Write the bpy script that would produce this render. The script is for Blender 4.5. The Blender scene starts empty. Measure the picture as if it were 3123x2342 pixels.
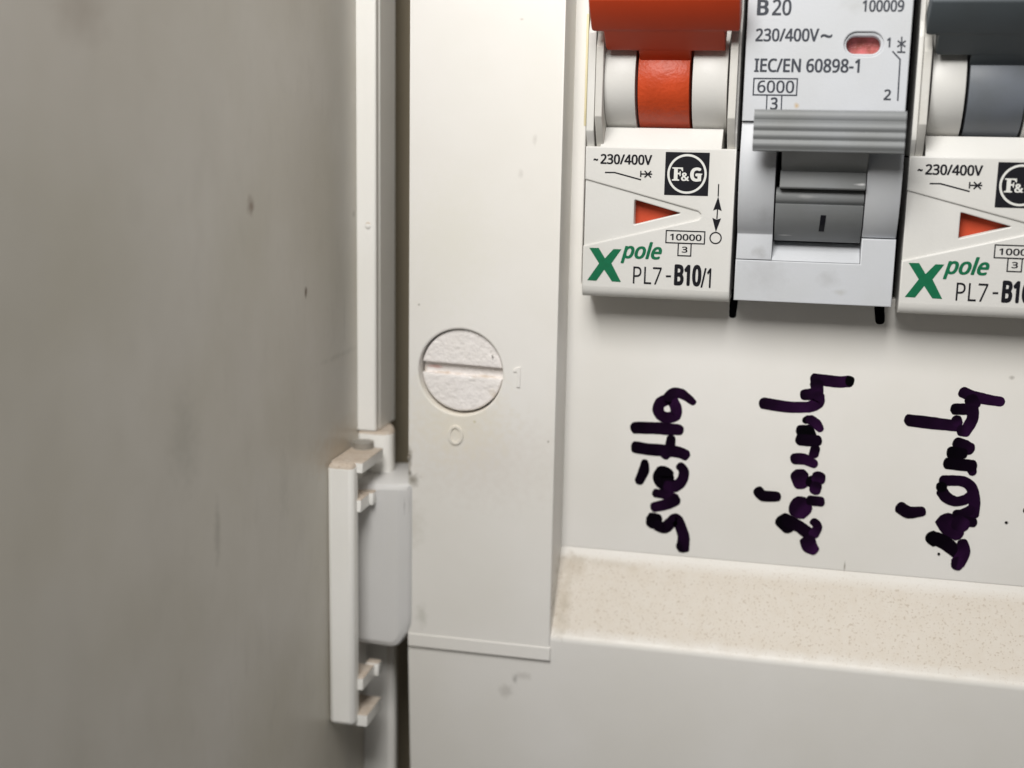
import bpy, bmesh, math, random
from mathutils import Vector, Matrix
S = 0.001                      # all numbers below are millimetres: x right, u up, d out of the panel
scene = bpy.context.scene
C = scene.collection
random.seed(7)

# ---------------------------------------------------------------- camera
cam = bpy.data.cameras.new('camera'); co = bpy.data.objects.new('camera', cam); C.objects.link(co)
R = ((0.97463225, -0.01873055, 0.22302721), (0.06013002, 0.98176891, -0.18031692), (-0.21558375, 0.18915332, 0.95798991))
def wv(r): return Vector((r[0], r[2], -r[1]))
right, down, fwd = wv(R[0]), wv(R[1]), wv(R[2])
M = Matrix((right, -down, -fwd)).transposed().to_4x4(); M.translation = Vector((0, -149*S, 0))
co.matrix_world = M
cam.sensor_width = 36; cam.lens = 44.957; cam.clip_start = 0.002; cam.clip_end = 10
cam.dof.use_dof = True; cam.dof.focus_distance = 0.141; cam.dof.aperture_fstop = 16.0
scene.camera = co

# ---------------------------------------------------------------- light
w = bpy.data.worlds.new('World'); scene.world = w; w.use_nodes = True
bg = w.node_tree.nodes['Background']; bg.inputs[0].default_value = (1.0, 0.985, 0.965, 1); bg.inputs[1].default_value = 0.09
def lamp(name, loc, tgt, sx, sy, power, col):
    l = bpy.data.lights.new(name, 'AREA'); l.shape = 'RECTANGLE'; l.size = sx*S; l.size_y = sy*S; l.energy = power; l.color = col
    o = bpy.data.objects.new(name, l); C.objects.link(o)
    p = Vector((loc[0], -loc[2], loc[1]))*S; t = Vector((tgt[0], -tgt[2], tgt[1]))*S
    o.location = p; o.rotation_euler = (t-p).to_track_quat('-Z', 'Y').to_euler()
lamp('ceiling_lamp', (-34, 112, 148), (-8, -18, 0), 95, 100, 0.51, (1.0, 0.985, 0.955))
scene.view_settings.view_transform = 'Standard'; scene.view_settings.look = 'None'
scene.view_settings.exposure = 0.0; scene.view_settings.gamma = 1
scene.render.engine = 'CYCLES'

# ---------------------------------------------------------------- materials
def mat(name, col, rough=0.45, spec=0.5, var=0.06, vscale=90, bump=0.0, bscale=3000, sss=0.0, stains=(), dust=None, edge=None, streak=None):
    m = bpy.data.materials.new(name); m.use_nodes = True
    nt = m.node_tree; N = nt.nodes; L = nt.links; b = N['Principled BSDF']
    b.inputs['Roughness'].default_value = rough; b.inputs['Specular IOR Level'].default_value = spec
    tc = N.new('ShaderNodeTexCoord'); P = tc.outputs['Object']
    n = N.new('ShaderNodeTexNoise'); n.inputs['Scale'].default_value = vscale; n.inputs['Detail'].default_value = 5; L.new(P, n.inputs['Vector'])
    r = N.new('ShaderNodeValToRGB'); e = r.color_ramp.elements
    e[0].position = 0.3; e[1].position = 0.7
    e[0].color = (col[0]*(1-var), col[1]*(1-var*1.1), col[2]*(1-var*1.5), 1)
    e[1].color = (min(1, col[0]*(1+var*.4)), min(1, col[1]*(1+var*.4)), min(1, col[2]*(1+var*.5)), 1)
    L.new(n.outputs['Fac'], r.inputs['Fac']); cur = r.outputs['Color']
    def mix(a, bcol, fac):
        x = N.new('ShaderNodeMix'); x.data_type = 'RGBA'
        L.new(fac, x.inputs['Factor']); L.new(a, x.inputs['A'])
        if isinstance(bcol, tuple): x.inputs['B'].default_value = (*bcol, 1)
        else: L.new(bcol, x.inputs['B'])
        return x.outputs['Result']
    def mth(op, a, bb=None, clamp=False):
        x = N.new('ShaderNodeMath'); x.operation = op; x.use_clamp = clamp
        for i, v in enumerate((a, bb)):
            if v is None: continue
            if isinstance(v, (int, float)): x.inputs[i].default_value = v
            else: L.new(v, x.inputs[i])
        return x.outputs[0]
    if stains:
        nd = N.new('ShaderNodeTexNoise'); nd.inputs['Scale'].default_value = 1100; nd.inputs['Detail'].default_value = 4; L.new(P, nd.inputs['Vector'])
    for (loc, rad, scol, st) in stains:      # loc in local blender metres*1000, rad (rx, ry, rz)
        mp = N.new('ShaderNodeMapping'); mp.vector_type = 'POINT'
        mp.inputs['Scale'].default_value = tuple(1/(q*S) for q in rad)
        mp.inputs['Location'].default_value = tuple(-a/q for a, q in zip(loc, rad))
        L.new(P, mp.inputs['Vector'])
        ln = N.new('ShaderNodeVectorMath'); ln.operation = 'LENGTH'; L.new(mp.outputs[0], ln.inputs[0])
        q = mth('ADD', ln.outputs['Value'], mth('MULTIPLY', mth('SUBTRACT', nd.outputs['Fac'], 0.5), 1.6))
        f = mth('MULTIPLY', mth('SUBTRACT', 1.15, q, True), st, True)
        cur = mix(cur, scol, f)
    if streak:
        mp = N.new('ShaderNodeMapping'); mp.inputs['Scale'].default_value = (1, 1, .45); L.new(P, mp.inputs['Vector'])
        for sc, st, lo in ((90, .10, .50), (420, .09, .56), (1400, .08, .60)):
            ns = N.new('ShaderNodeTexNoise'); ns.inputs['Scale'].default_value = sc; ns.inputs['Detail'].default_value = 4; L.new(mp.outputs[0], ns.inputs['Vector'])
            ms = N.new('ShaderNodeMapRange'); ms.inputs['From Min'].default_value = lo; ms.inputs['From Max'].default_value = lo+.14; L.new(ns.outputs['Fac'], ms.inputs['Value'])
            cur = mix(cur, streak, mth('MULTIPLY', ms.outputs['Result'], st))
    if dust:
        dcol, spk = dust
        g = N.new('ShaderNodeNewGeometry'); sx = N.new('ShaderNodeSeparateXYZ'); L.new(g.outputs['Normal'], sx.inputs[0])
        mr = N.new('ShaderNodeMapRange'); mr.inputs['From Min'].default_value = 0.18; mr.inputs['From Max'].default_value = 0.30; L.new(sx.outputs['Z'], mr.inputs['Value'])
        up = mr.outputs['Result']
        so = N.new('ShaderNodeSeparateXYZ'); L.new(P, so.inputs[0])
        wob = N.new('ShaderNodeTexNoise'); wob.inputs['Scale'].default_value = 500; L.new(P, wob.inputs['Vector'])
        zz = mth('ADD', so.outputs['Z'], mth('MULTIPLY', mth('SUBTRACT', wob.outputs['Fac'], .5), .0012))
        if edge:
            e1 = N.new('ShaderNodeMapRange'); e1.inputs['From Min'].default_value = edge[0]*S; e1.inputs['From Max'].default_value = edge[1]*S; L.new(zz, e1.inputs['Value'])
            e2 = N.new('ShaderNodeMapRange'); e2.inputs['From Min'].default_value = edge[3]*S; e2.inputs['From Max'].default_value = edge[2]*S; L.new(so.outputs['Z'], e2.inputs['Value'])
            up = mth('MULTIPLY', up, mth('MULTIPLY', e1.outputs['Result'], mth('ADD', mth('MULTIPLY', e2.outputs['Result'], .75), .25)))
        d1 = N.new('ShaderNodeTexNoise'); d1.inputs['Scale'].default_value = 700; d1.inputs['Detail'].default_value = 10; d1.inputs['Roughness'].default_value = .7; L.new(P, d1.inputs['Vector'])
        cur = mix(cur, dcol, mth('MULTIPLY', up, mth('ADD', mth('MULTIPLY', d1.outputs['Fac'], .7), .38, True)))
        d2 = N.new('ShaderNodeTexNoise'); d2.inputs['Scale'].default_value = 3800; d2.inputs['Detail'].default_value = 2; L.new(P, d2.inputs['Vector'])
        sp = N.new('ShaderNodeMapRange'); sp.inputs['From Min'].default_value = 0.59; sp.inputs['From Max'].default_value = 0.68; L.new(d2.outputs['Fac'], sp.inputs['Value'])
        cur = mix(cur, spk, mth('MULTIPLY', up, mth('MULTIPLY', sp.outputs['Result'], 0.50)))
        rr = N.new('ShaderNodeMapRange'); rr.inputs['To Min'].default_value = rough; rr.inputs['To Max'].default_value = 0.8; L.new(up, rr.inputs['Value']); L.new(rr.outputs['Result'], b.inputs['Roughness'])
    L.new(cur, b.inputs['Base Color'])
    if bump:
        nb = N.new('ShaderNodeTexNoise'); nb.inputs['Scale'].default_value = bscale; nb.inputs['Detail'].default_value = 3; L.new(P, nb.inputs['Vector'])
        bp = N.new('ShaderNodeBump'); bp.inputs['Strength'].default_value = 1.0; bp.inputs['Distance'].default_value = bump*S
        L.new(nb.outputs['Fac'], bp.inputs['Height']); L.new(bp.outputs[0], b.inputs['Normal'])
    if sss:
        b.inputs['Subsurface Weight'].default_value = sss; b.inputs['Subsurface Radius'].default_value = (.003, .003, .003); b.inputs['Subsurface Scale'].default_value = 0.6
    return m
def spot(x, u, d, rx, ru, rd=3.0): return (x, -d, u), (rx, rd, ru)
GR = (.30, .27, .23); BR = (.30, .22, .13)
cover_stains = [
    (*spot(-45.2, -38.4, 4.5, .45, 1.3), (.16, .14, .11), 1.0), (*spot(-44.7, -41.2, 4.5, 1.0, .9), (.22, .20, .16), .8),
    (*spot(-45.1, -40.4, 4.3, .35, .6), (.10, .08, .06), 1.0), (*spot(-44.6, -47, 4.5, 1.6, 3.2), (.55, .52, .45), .35),
    (*spot(-31.96, -4.0, 4.5, .35, .6), GR, .22), (*spot(-30.4, -.2, 4.5, .3, .6), GR,.22), (*spot(-32.2, 13, 4.5, .25, .15), BR,.35),
    (*spot(-44.0, -19.65, 4.5, .16, .16), GR, .9), (*spot(-37.0, -33.4, 4.5, .24, .22), (.42, .38, .16), 1.0),
    (*spot(-32.8, -67.5, 4, 1.0, 1.1), GR, .30), (*spot(-31.5, -65.7, 4, .4, .6), (.2, .19, .17), .55), (*spot(-28, -35.2, 4.5, .16, .2), GR, .8),
    (*spot(-30.5, -65.2, 4, 1.4, .6), GR, .25), (*spot(-43.5, -58.5, 4.5, .8, 1.6), (.45, .44, .38), .4),
    (*spot(24.4, -41.9, 0, .22, .22), (.1, .09, .08), 1.0), (*spot(23.5, -25.2, 0, .35, .3), GR, .6), (*spot(7.0, -48.8, 0, .10, .75), GR, .8),
    (*spot(-17.8, -51.4, 1.5, 1.0, .6), (.55, .47, .34), .5), (*spot(-25.2, -51.6, 1, 1.9, 1.7), (.36, .31, .24), .9), (*spot(-26.0, -55.5, 3, 1.1, 4.5), (.30, .26, .19), .95), (*spot(-21, -50.9, 1, 5, .5), (.45, .40, .32), .5),
    (*spot(-36, -37.8, 4.5, 10, 6), (.66, .60, .55), .35), (*spot(-40, -12, 4.5, 6, 9), (.78, .76, .68), .4),
    (*spot(-39, -33, 4.5, 6.5, 6.5), (.80, .74, .60), .5),
]
cream = mat('cream_plastic', (.822, .80, .765), .38, .45, .05, 55, bump=.006, bscale=1500, stains=cover_stains, dust=((.67, .60, .51), (.42, .33, .24)), edge=(-60.0, -58.3, -51.2, -49.9))
white = mat('white_plastic', (.665, .655, .63), .42, .45, .03, 150, bump=.010, bscale=3500)
ivory = mat('ivory_plastic', (.93, .915, .88), .40, .45, .03, 80, bump=.006, bscale=1500, dust=((.46, .35, .25), (.26, .18, .11)))
cool = mat('pale_grey_plastic', (.55, .565, .595), .45, .4, .05, 120, bump=.010, bscale=3500,
    stains=[((-5.2, -5.5, -14.2), (2.4, 3, 2.2), (.36, .36, .36), .3), ((1.6, -5.5, -14.5), (1.3, 3, 1.0), (.33, .33, .33), .3), ((-5.6, -7, -7.8), (1.2, 3, 1.0), (.33, .33, .33), .3),
            ((3.0, -5.5, -15.9), (.9, 3, .35), (.4, .4, .38), .5), ((-6, -5.3, -11.8), (.8, 3, .7), (.35, .35, .35), .5), ((-2.9, -7.5, 3.85), (.3, 2, .35), (.50, .36, .2), 1.0),
            ((2.5, -7.5, 14.1), (1.6, 2, .9), (.45, .46, .46), .5)])
orange = mat('orange_plastic', (.53, .062, .015), .42, .4, .12, 500, bump=.06, bscale=2200)
red = mat('shaded_orange_plastic', (.50, .050, .012), .45, .35, .04, 200)  # drum orange taken darker for the lever's shaded underside
redwin = mat('red_indicator', (.46, .055, .018), .55, .3, .10, 400)
pinkwin = mat('pink_indicator', (.60, .16, .16), .3, .6, .35, 1500, bump=.06, bscale=2500)
slate = mat('slate_plastic', (.075, .088, .098), .5, .35, .08, 150)
slate_drum = mat('blue_grey_plastic', (.145, .160, .185), .45, .4, .14, 200, bump=.01, bscale=1500)
grey = mat('mid_grey_plastic', (.215, .224, .232), .5, .35, .10, 150, bump=.01, bscale=2500, stains=[((4.1, -8, -4.15), (.75, 2, .13), (.7, .7, .7), .9), ((-3.4, -5.4, -9.95), (.8, 2, .07), (.6, .6, .6), .7), ((-1.2, -8, -5.6), (1.3, 2, .2), (.4, .4, .4), .5)])
greyflange = mat('warm_grey_plastic', (.60, .585, .55), .5, .4, .06, 250, bump=.02, bscale=2500)
black = mat('gap_shade_black', (.004, .004, .005), .8, .1, 0)  # near-black standing in for the shade between the breakers
milky = mat('translucent_nylon', (.70, .69, .68), .35, .5, .03, 100, sss=.25, stains=[((-45.6, -3, -44.6), (.12, 3, 1.4), (.35, .34, .33), .9)])
screwm = mat('textured_white_plastic', (.88, .84, .82), .24, .5, .03, 300, bump=.19, bscale=1600, stains=[((-35.0, -3, -29.9), (.5, 2, .6), (.50, .38, .20), .8), ((-42.4, -3, -27.2), (1.2, 2, .22), (.55, .2, .15), .6), ((-36.5, -2, -28.15), (2.6, 2, .3), (.50, .38, .25), .9), ((-41, -2, -27.9), (2.6, 2, .2), (.60, .46, .34), .8), ((-43.6, -2, -27.5), (.4, 2, .8), (.45, .35, .25), .8)])
door_m = mat('door_plastic', (.61, .58, .525), .38, .5, .14, 40, bump=.006, bscale=1200, streak=(.40, .37, .325), stains=[
    ((-53.4, -30.7, -7.0), (4, .95, .95), (.16, .09, .05), .75), ((-53.4, -16.6, -17.3), (4, .5, .75), (.10, .06, .03), .95),
    ((-53.4, -60, 9), (4, 4, 3), (.25, .2, .15), .35), ((-53.4, -46, -27.4), (4, 3.2, 4.5), (.33, .32, .27), .35), ((-53.4, -39.8, -38), (4, .7, 3.5), (.25, .23, .19), .4),
    ((-53.4, -23.5, -38), (4, 1.5, 5), (.4, .38, .33), .3), ((-53.4, -5.5, -26.0), (4, 8, .4), (.4, .38, .33), .4), ((-53.4, -4.4, -22), (4, .3, 3), (.35, .33, .28), .4),
    ((-53.4, -6, -37.0), (4, 9, 3), (.5, .38, .24), .35), ((-53.4, -1.0, -9.5), (4, .5, .5), (.3, .28, .24), .6)])
pin_m = mat('worn_grey_plastic', (.33, .31, .28), .5, .4, .1, 400)
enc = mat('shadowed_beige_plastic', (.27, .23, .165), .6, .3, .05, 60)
yellow = mat('yellowed_sealant', (.74, .66, .42), .5, .4, .1, 500)
printk = mat('black_print', (.010, .010, .014), .5, .15, .1, 900)
printg = mat('grey_print', (.045, .05, .065), .5, .3, .1, 900)
printw = mat('white_print', (.70, .70, .67), .5, .3, .03, 900)
green = mat('green_print', (.001, .135, .058), .5, .35, .10, 1500)
ink = bpy.data.materials.new('marker_ink'); ink.use_nodes = True
nt = ink.node_tree; b = nt.nodes['Principled BSDF']; b.inputs['Roughness'].default_value = .5; b.inputs['Specular IOR Level'].default_value = .04
at_ = nt.nodes.new('ShaderNodeAttribute'); at_.attribute_name = 'ink'
tc = nt.nodes.new('ShaderNodeTexCoord'); nz = nt.nodes.new('ShaderNodeTexNoise'); nz.inputs['Scale'].default_value = 420; nz.inputs['Detail'].default_value = 3; nt.links.new(tc.outputs['Object'], nz.inputs['Vector'])
mu = nt.nodes.new('ShaderNodeMath'); mu.operation = 'MULTIPLY'; nt.links.new(at_.outputs['Fac'], mu.inputs[0]); nt.links.new(nz.outputs['Fac'], mu.inputs[1])
mu2 = nt.nodes.new('ShaderNodeMath'); mu2.operation = 'MULTIPLY'; mu2.inputs[1].default_value = 1.8; mu2.use_clamp = True; nt.links.new(mu.outputs[0], mu2.inputs[0])
mx = nt.nodes.new('ShaderNodeMix'); mx.data_type = 'RGBA'; mx.inputs['A'].default_value = (.0015, .001, .002, 1); mx.inputs['B'].default_value = (.032, .007, .042, 1)
nt.links.new(mu2.outputs[0], mx.inputs['Factor']); nt.links.new(mx.outputs['Result'], b.inputs['Base Color'])

# outlines of the lettering, in thousandths: character: (advance, outlines)
GLYPHS = {'0':(384,[[(191,-7),(142,1),(102,22),(72,59),(50,108),(37,169),(33,240),(35,290),(40,334),(49,373),(61,407),(78,435),(99,458),(125,474),(156,484),(191,487),(241,480),(281,458),(312,422),(334,373),(347,313),(351,240),(349,191),(344,147),(335,108),(322,74),(305,45),(284,23),(258,6),(227,-3)],[(191,44),(224,49),(249,65),(268,92),(281,130),(289,180),(291,240),(289,300),(281,349),(268,388),(249,415),(224,431),(191,437),(159,431),(133,415),(115,388),(102,349),(95,300),(92,240),(95,180),(102,131),(115,93),(133,65),(159,49)]]),'1':(384,[[(181,0),(181,335),(181,353),(181,369),(181,381),(183,418),(164,400),(142,381),(91,339),(60,379),(189,480),(238,480),(238,0)]]),'2':(384,[[(32,0),(32,49),(158,176),(181,199),(201,221),(219,240),(234,259),(247,278),(257,296),(264,315),(268,334),(269,355),(267,380),(259,400),(246,415),(229,427),(208,434),(185,436),(162,435),(142,430),(123,424),(105,415),(87,403),(69,390),(38,430),(57,445),(79,458),(102,470),(128,479),(155,484),(185,486),(226,482),(262,471),(291,452),(312,427),(325,396),(330,359),(328,334),(323,311),(314,288),(303,267),(288,245),(271,224),(252,202),(230,179),(207,155),(107,56),(107,54),(349,54),(349,0)]]),'3':(384,[[(162,-7),(137,-6),(114,-4),(92,-1),(71,4),(50,11),(30,19),(30,75),(51,65),(73,58),(95,51),(118,47),(141,44),(163,43),(202,46),(233,54),(256,68),(271,87),(281,110),(284,138),(280,165),(268,186),(249,202),(222,213),(189,220),(150,222),(103,222),(103,273),(150,273),(187,275),(217,284),(240,298),(257,316),(267,338),(271,363),(268,385),(260,403),(247,417),(230,428),(208,434),(183,437),(159,435),(136,431),(117,425),(99,417),(80,407),(62,396),(33,437),(51,449),(72,461),(96,471),(123,480),(152,485),(183,486),(229,483),(266,471),(294,453),(315,428),(327,400),(331,367),(328,337),(319,312),(304,290),(284,274),(260,261),(232,253),(232,250),(267,243),(296,231),(318,214),(333,192),(343,166),(346,136),(344,110),(337,85),(326,62),(311,42),(291,25),(266,11),(237,1),(202,-5)]]),'4':(384,[[(244,0),(244,109),(14,109),(14,159),(240,482),(301,482),(301,162),(371,162),(371,109),(301,109),(301,0)],[(72,162),(244,162),(244,313),(244,335),(244,355),(245,372),(247,419),(244,419),(241,410),(236,401),(231,392),(226,382),(221,374),(216,367)]]),'5':(384,[[(167,-7),(142,-6),(119,-4),(97,0),(76,5),(58,12),(42,19),(42,75),(60,66),(79,58),(101,52),(124,47),(146,45),(167,44),(200,46),(229,55),(253,69),(271,89),(282,115),(285,147),(282,176),(273,200),(257,219),(234,233),(203,242),(165,244),(152,244),(138,243),(122,241),(107,239),(94,237),(83,234),(54,253),(72,480),(312,480),(312,426),(122,426),(111,287),(142,291),(155,293),(169,294),(185,294),(231,290),(270,278),(302,257),(326,229),(341,195),(346,153),(341,107),(325,68),(299,36),(263,12),(219,-2)]]),'6':(384,[[(200,-7),(171,-4),(143,3),(118,16),(95,34),(75,57),(59,86),(47,120),(39,160),(37,205),(38,239),(41,273),(46,307),(54,339),(65,369),(79,397),(97,423),(119,444),(146,462),(177,475),(214,484),(257,486),(266,486),(277,486),(288,485),(298,484),(308,482),(316,480),(316,430),(307,432),(298,434),(288,436),(278,437),(268,438),(258,438),(229,436),(203,431),(181,422),(162,411),(145,397),(132,380),(121,361),(113,341),(106,318),(101,295),(98,270),(96,244),(100,244),(112,259),(126,272),(143,284),(163,293),(187,298),(214,300),(253,296),(286,283),(314,262),(336,233),(348,197),(353,154),(348,108),(334,69),(311,36),(281,12),(244,-2)],[(199,43),(226,46),(249,55),(268,70),(283,92),(291,120),(294,154),(292,183),(284,207),(271,227),(253,242),(230,251),(201,254),(181,252),(163,248),(146,241),(132,231),(120,220),(110,208),(103,194),(98,180),(97,166),(98,147),(102,128),(108,108),(117,91),(128,75),(142,61),(159,51),(178,45)]]),'7':(384,[[(91,0),(288,426),(30,426),(30,480),(351,480),(351,434),(156,0)]]),'8':(384,[[(193,-7),(146,-3),(106,8),(75,27),(51,53),(38,85),(33,122),(34,143),(39,162),(47,179),(57,195),(69,209),(83,221),(99,232),(115,242),(132,251),(110,265),(90,281),(73,299),(59,320),(51,344),(48,372),(50,395),(57,416),(67,434),(81,450),(98,463),(118,473),(141,480),(165,485),(191,486),(231,483),(265,473),(295,457),(317,434),(331,406),(335,371),(334,353),(330,336),(323,321),(313,307),(302,295),(289,283),(275,273),(260,263),(244,254),(263,244),(281,233),(298,222),(313,209),(325,196),(336,181),(344,164),(349,145),(351,124),(346,87),(332,55),(308,29),(276,9),(238,-3)],[(194,277),(216,287),(236,299),(253,312),(266,328),(274,347),(277,369),(274,390),(266,407),(253,421),(236,431),(215,437),(191,439),(168,437),(147,431),(130,421),(117,407),(109,390),(106,369),(107,354),(111,340),(118,328),(127,317),(137,308),(150,299),(164,291),(178,284)],[(192,40),(222,43),(247,51),(267,63),(281,80),(290,100),(293,124),(290,146),(281,165),(265,182),(245,196),(221,210),(192,222),(181,226),(154,213),(132,199),(114,183),(101,165),(93,145),(91,122),(93,100),(102,80),(116,63),(135,51),(161,43)]]),'9':(384,[[(129,-7),(120,-7),(109,-6),(98,-5),(87,-4),(77,-2),(69,0),(69,50),(87,46),(106,43),(128,42),(157,43),(183,49),(205,57),(224,69),(240,83),(254,99),(265,118),(274,138),(280,161),(285,185),(288,209),(289,235),(285,235),(274,221),(260,207),(243,196),(222,187),(199,181),(171,179),(133,184),(99,196),(72,217),(50,246),(38,282),(34,324),(36,356),(42,385),(53,411),(67,433),(85,452),(106,467),(130,478),(157,484),(187,486),(216,484),(244,476),(269,463),(292,445),(312,422),(328,393),(340,359),(347,320),(349,275),(348,240),(345,206),(340,173),(332,141),(322,110),(307,82),(289,57),(267,35),(240,17),(208,4),(171,-4)],[(184,226),(205,227),(223,231),(240,239),(254,248),(266,259),(276,272),(284,286),(288,299),(289,314),(288,333),(284,352),(278,371),(269,388),(258,404),(244,418),(227,428),(208,434),(187,437),(161,433),(138,424),(119,409),(104,387),(95,359),(92,325),(95,296),(102,272),(115,252),(132,237),(155,229)]]),'/':(250,[[(7,0),(185,480),(243,480),(64,0)]]),'~':(384,[[(34,193),(34,245),(57,265),(84,277),(114,281),(127,280),(140,279),(153,277),(167,273),(184,267),(203,259),(218,253),(231,248),(243,245),(253,243),(263,242),(273,241),(286,242),(299,246),(313,253),(326,261),(339,270),(350,281),(350,229),(326,209),(299,197),(269,193),(257,193),(244,195),(231,197),(216,201),(200,206),(181,214),(165,221),(152,225),(141,229),(130,231),(120,232),(110,232),(97,231),(84,227),(71,221),(57,213),(45,203)]]),'V':(403,[[(171,0),(0,480),(63,480),(171,172),(178,153),(184,134),(189,117),(194,100),(198,83),(201,67),(205,83),(209,100),(214,117),(219,135),(225,154),(232,173),(339,480),(403,480),(232,0)]]),'I':(228,[[(27,0),(27,35),(83,48),(83,431),(27,445),(27,480),(200,480),(200,445),(144,431),(144,48),(200,35),(200,0)]]),'E':(373,[[(65,0),(65,480),(333,480),(333,426),(126,426),(126,277),(321,277),(321,224),(126,224),(126,53),(333,53),(333,0)]]),'C':(424,[[(261,-7),(215,-3),(174,7),(139,24),(109,46),(85,75),(65,109),(52,149),(44,192),(41,240),(44,287),(53,330),(67,368),(88,403),(114,431),(146,455),(183,472),(225,483),(271,486),(320,483),(364,474),(404,458),(379,407),(364,413),(348,420),(330,425),(311,430),(292,432),(271,433),(223,427),(182,410),(149,381),(124,343),(110,296),(105,240),(109,184),(123,137),(146,98),(178,69),(219,52),(270,46),(291,47),(311,49),(330,52),(348,56),(367,60),(385,65),(385,13),(367,7),(348,2),(329,-2),(309,-5),(286,-6)]]),'N':(510,[[(65,0),(65,480),(135,480),(391,83),(394,83),(392,115),(390,162),(389,178),(389,194),(389,209),(389,480),(445,480),(445,0),(375,0),(118,398),(116,398),(117,381),(118,362),(119,340),(120,316),(121,292),(121,268),(121,0)]]),'-':(216,[[(27,154),(27,206),(189,206),(189,154)]]),'P':(406,[[(65,0),(65,480),(192,480),(249,475),(295,463),(329,443),(353,415),(367,380),(372,338),(370,313),(364,288),(354,264),(340,243),(320,224),(294,208),(263,196),(225,189),(181,187),(126,187),(126,0)],[(126,238),(174,238),(216,241),(250,248),(276,261),(295,279),(306,304),(310,336),(306,364),(296,387),(280,405),(257,418),(225,425),(187,428),(126,428)]]),'L':(352,[[(65,0),(65,480),(126,480),(126,54),(335,54),(335,0)]]),'B':(437,[[(65,0),(65,480),(202,480),(257,477),(303,468),(338,453),(364,431),(379,400),(384,361),(382,334),(374,311),(361,290),(343,274),(320,262),(293,255),(293,251),(312,247),(331,241),(348,234),(363,224),(376,212),(386,197),(394,180),(399,160),(400,136),(395,96),(380,63),(356,36),(322,16),(282,4),(234,0)],[(126,275),(214,275),(251,278),(279,284),(299,295),(312,310),(319,330),(322,354),(319,378),(309,397),(294,411),(272,420),(242,426),(205,428),(126,428)],[(126,51),(222,51),(261,54),(290,62),(311,76),(325,94),(333,116),(336,141),(333,165),(324,185),(310,202),(288,215),(257,222),(218,225),(126,225)]]),'G':(489,[[(271,-7),(224,-3),(182,7),(145,23),(114,46),(88,74),(67,108),(53,148),(44,191),(41,240),(44,288),(54,331),(71,370),(93,404),(121,433),(155,456),(195,473),(240,483),(289,486),(316,485),(341,483),(366,479),(389,473),(411,466),(433,458),(410,406),(392,413),(373,419),(352,425),(331,430),(309,432),(286,433),(233,427),(188,410),(152,381),(125,343),(109,296),(104,240),(106,203),(112,169),(123,139),(137,112),(157,89),(181,70),(210,57),(245,48),(285,46),(305,46),(323,47),(338,49),(353,51),(366,54),(379,57),(379,199),(273,199),(273,253),(439,253),(439,18),(413,10),(387,4),(361,-1),(333,-4),(303,-6)]]),'p':(413,[[(57,-161),(57,360),(105,360),(113,311),(116,311),(128,326),(142,339),(158,351),(178,360),(201,365),(228,367),(270,362),(305,346),(335,320),(358,284),(372,238),(376,181),(372,124),(358,78),(335,41),(305,14),(269,-1),(228,-7),(202,-5),(179,0),(159,9),(142,20),(128,32),(116,46),(112,46),(115,17),(116,6),(116,-4),(116,-13),(116,-161)],[(219,42),(240,44),(258,50),(273,60),(286,74),(296,90),(305,110),(310,132),(314,155),(315,181),(312,220),(304,253),(291,280),(272,301),(248,313),(218,317),(185,314),(159,303),(140,286),(127,262),(119,231),(116,192),(116,181),(119,140),(126,106),(138,78),(157,58),(184,46)]]),'o':(406,[[(202,-7),(172,-4),(143,3),(117,15),(94,32),(75,53),(58,79),(46,109),(39,143),(37,181),(42,236),(57,282),(82,318),(116,345),(156,361),(204,367),(236,364),(264,357),(290,345),(314,328),(333,307),(349,282),(361,252),(368,218),(370,181),(365,126),(350,79),(325,42),(291,15),(250,-1)],[(203,42),(237,46),(263,59),(283,80),(298,107),(306,141),(309,181),(306,220),(298,253),(283,281),(263,301),(236,313),(203,317),(169,313),(143,301),(123,281),(109,253),(101,220),(98,181),(101,141),(109,107),(123,80),(143,59),(170,46)]]),'l':(173,[[(57,0),(57,510),(116,510),(116,0)]]),'e':(379,[[(210,-7),(177,-4),(147,3),(120,14),(96,30),(75,51),(59,76),(47,106),(39,140),(37,177),(39,215),(46,249),(57,279),(72,305),(90,326),(112,344),(138,357),(166,364),(196,367),(226,364),(252,358),(276,347),(296,331),(313,312),(327,290),(337,264),(343,235),(345,204),(345,169),(98,169),(102,131),(113,100),(129,76),(152,58),(180,47),(213,44),(235,44),(255,46),(274,50),(292,55),(310,61),(328,69),(328,17),(310,9),(292,4),(274,-1),(255,-4),(234,-6)],[(99,216),(283,216),(280,244),(273,269),(262,290),(245,306),(223,315),(195,318),(169,315),(147,306),(129,291),(114,271),(105,245)]]),'&':(492,[[(187,-7),(144,-3),(107,9),(77,28),(54,54),(40,86),(36,125),(39,157),(48,185),(63,208),(84,228),(109,248),(139,266),(125,282),(112,300),(99,318),(89,337),(83,359),(81,382),(84,413),(95,439),(114,459),(139,475),(169,484),(204,487),(237,484),(266,475),(289,460),(306,439),(317,414),(320,383),(317,357),(308,333),(293,312),(273,293),(250,275),(224,258),(354,133),(365,148),(374,164),(382,181),(389,200),(396,219),(401,240),(461,240),(453,212),(444,185),(434,160),(422,136),(408,115),(392,95),(490,0),(410,0),(352,56),(330,39),(307,24),(281,11),(254,1),(222,-5)],[(188,293),(212,308),(231,322),(245,336),(254,350),(260,366),(262,383),(260,399),(255,412),(246,423),(234,432),(219,437),(202,439),(185,437),(169,432),(156,424),(146,413),(140,399),(138,383),(140,367),(144,352),(151,338),(161,324),(173,309)],[(189,46),(216,47),(241,52),(263,60),(282,70),(299,81),(314,93),(175,229),(152,215),(133,200),(118,185),(106,169),(100,150),(97,127),(100,104),(108,84),(122,68),(141,56),(163,48)]])}

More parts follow.
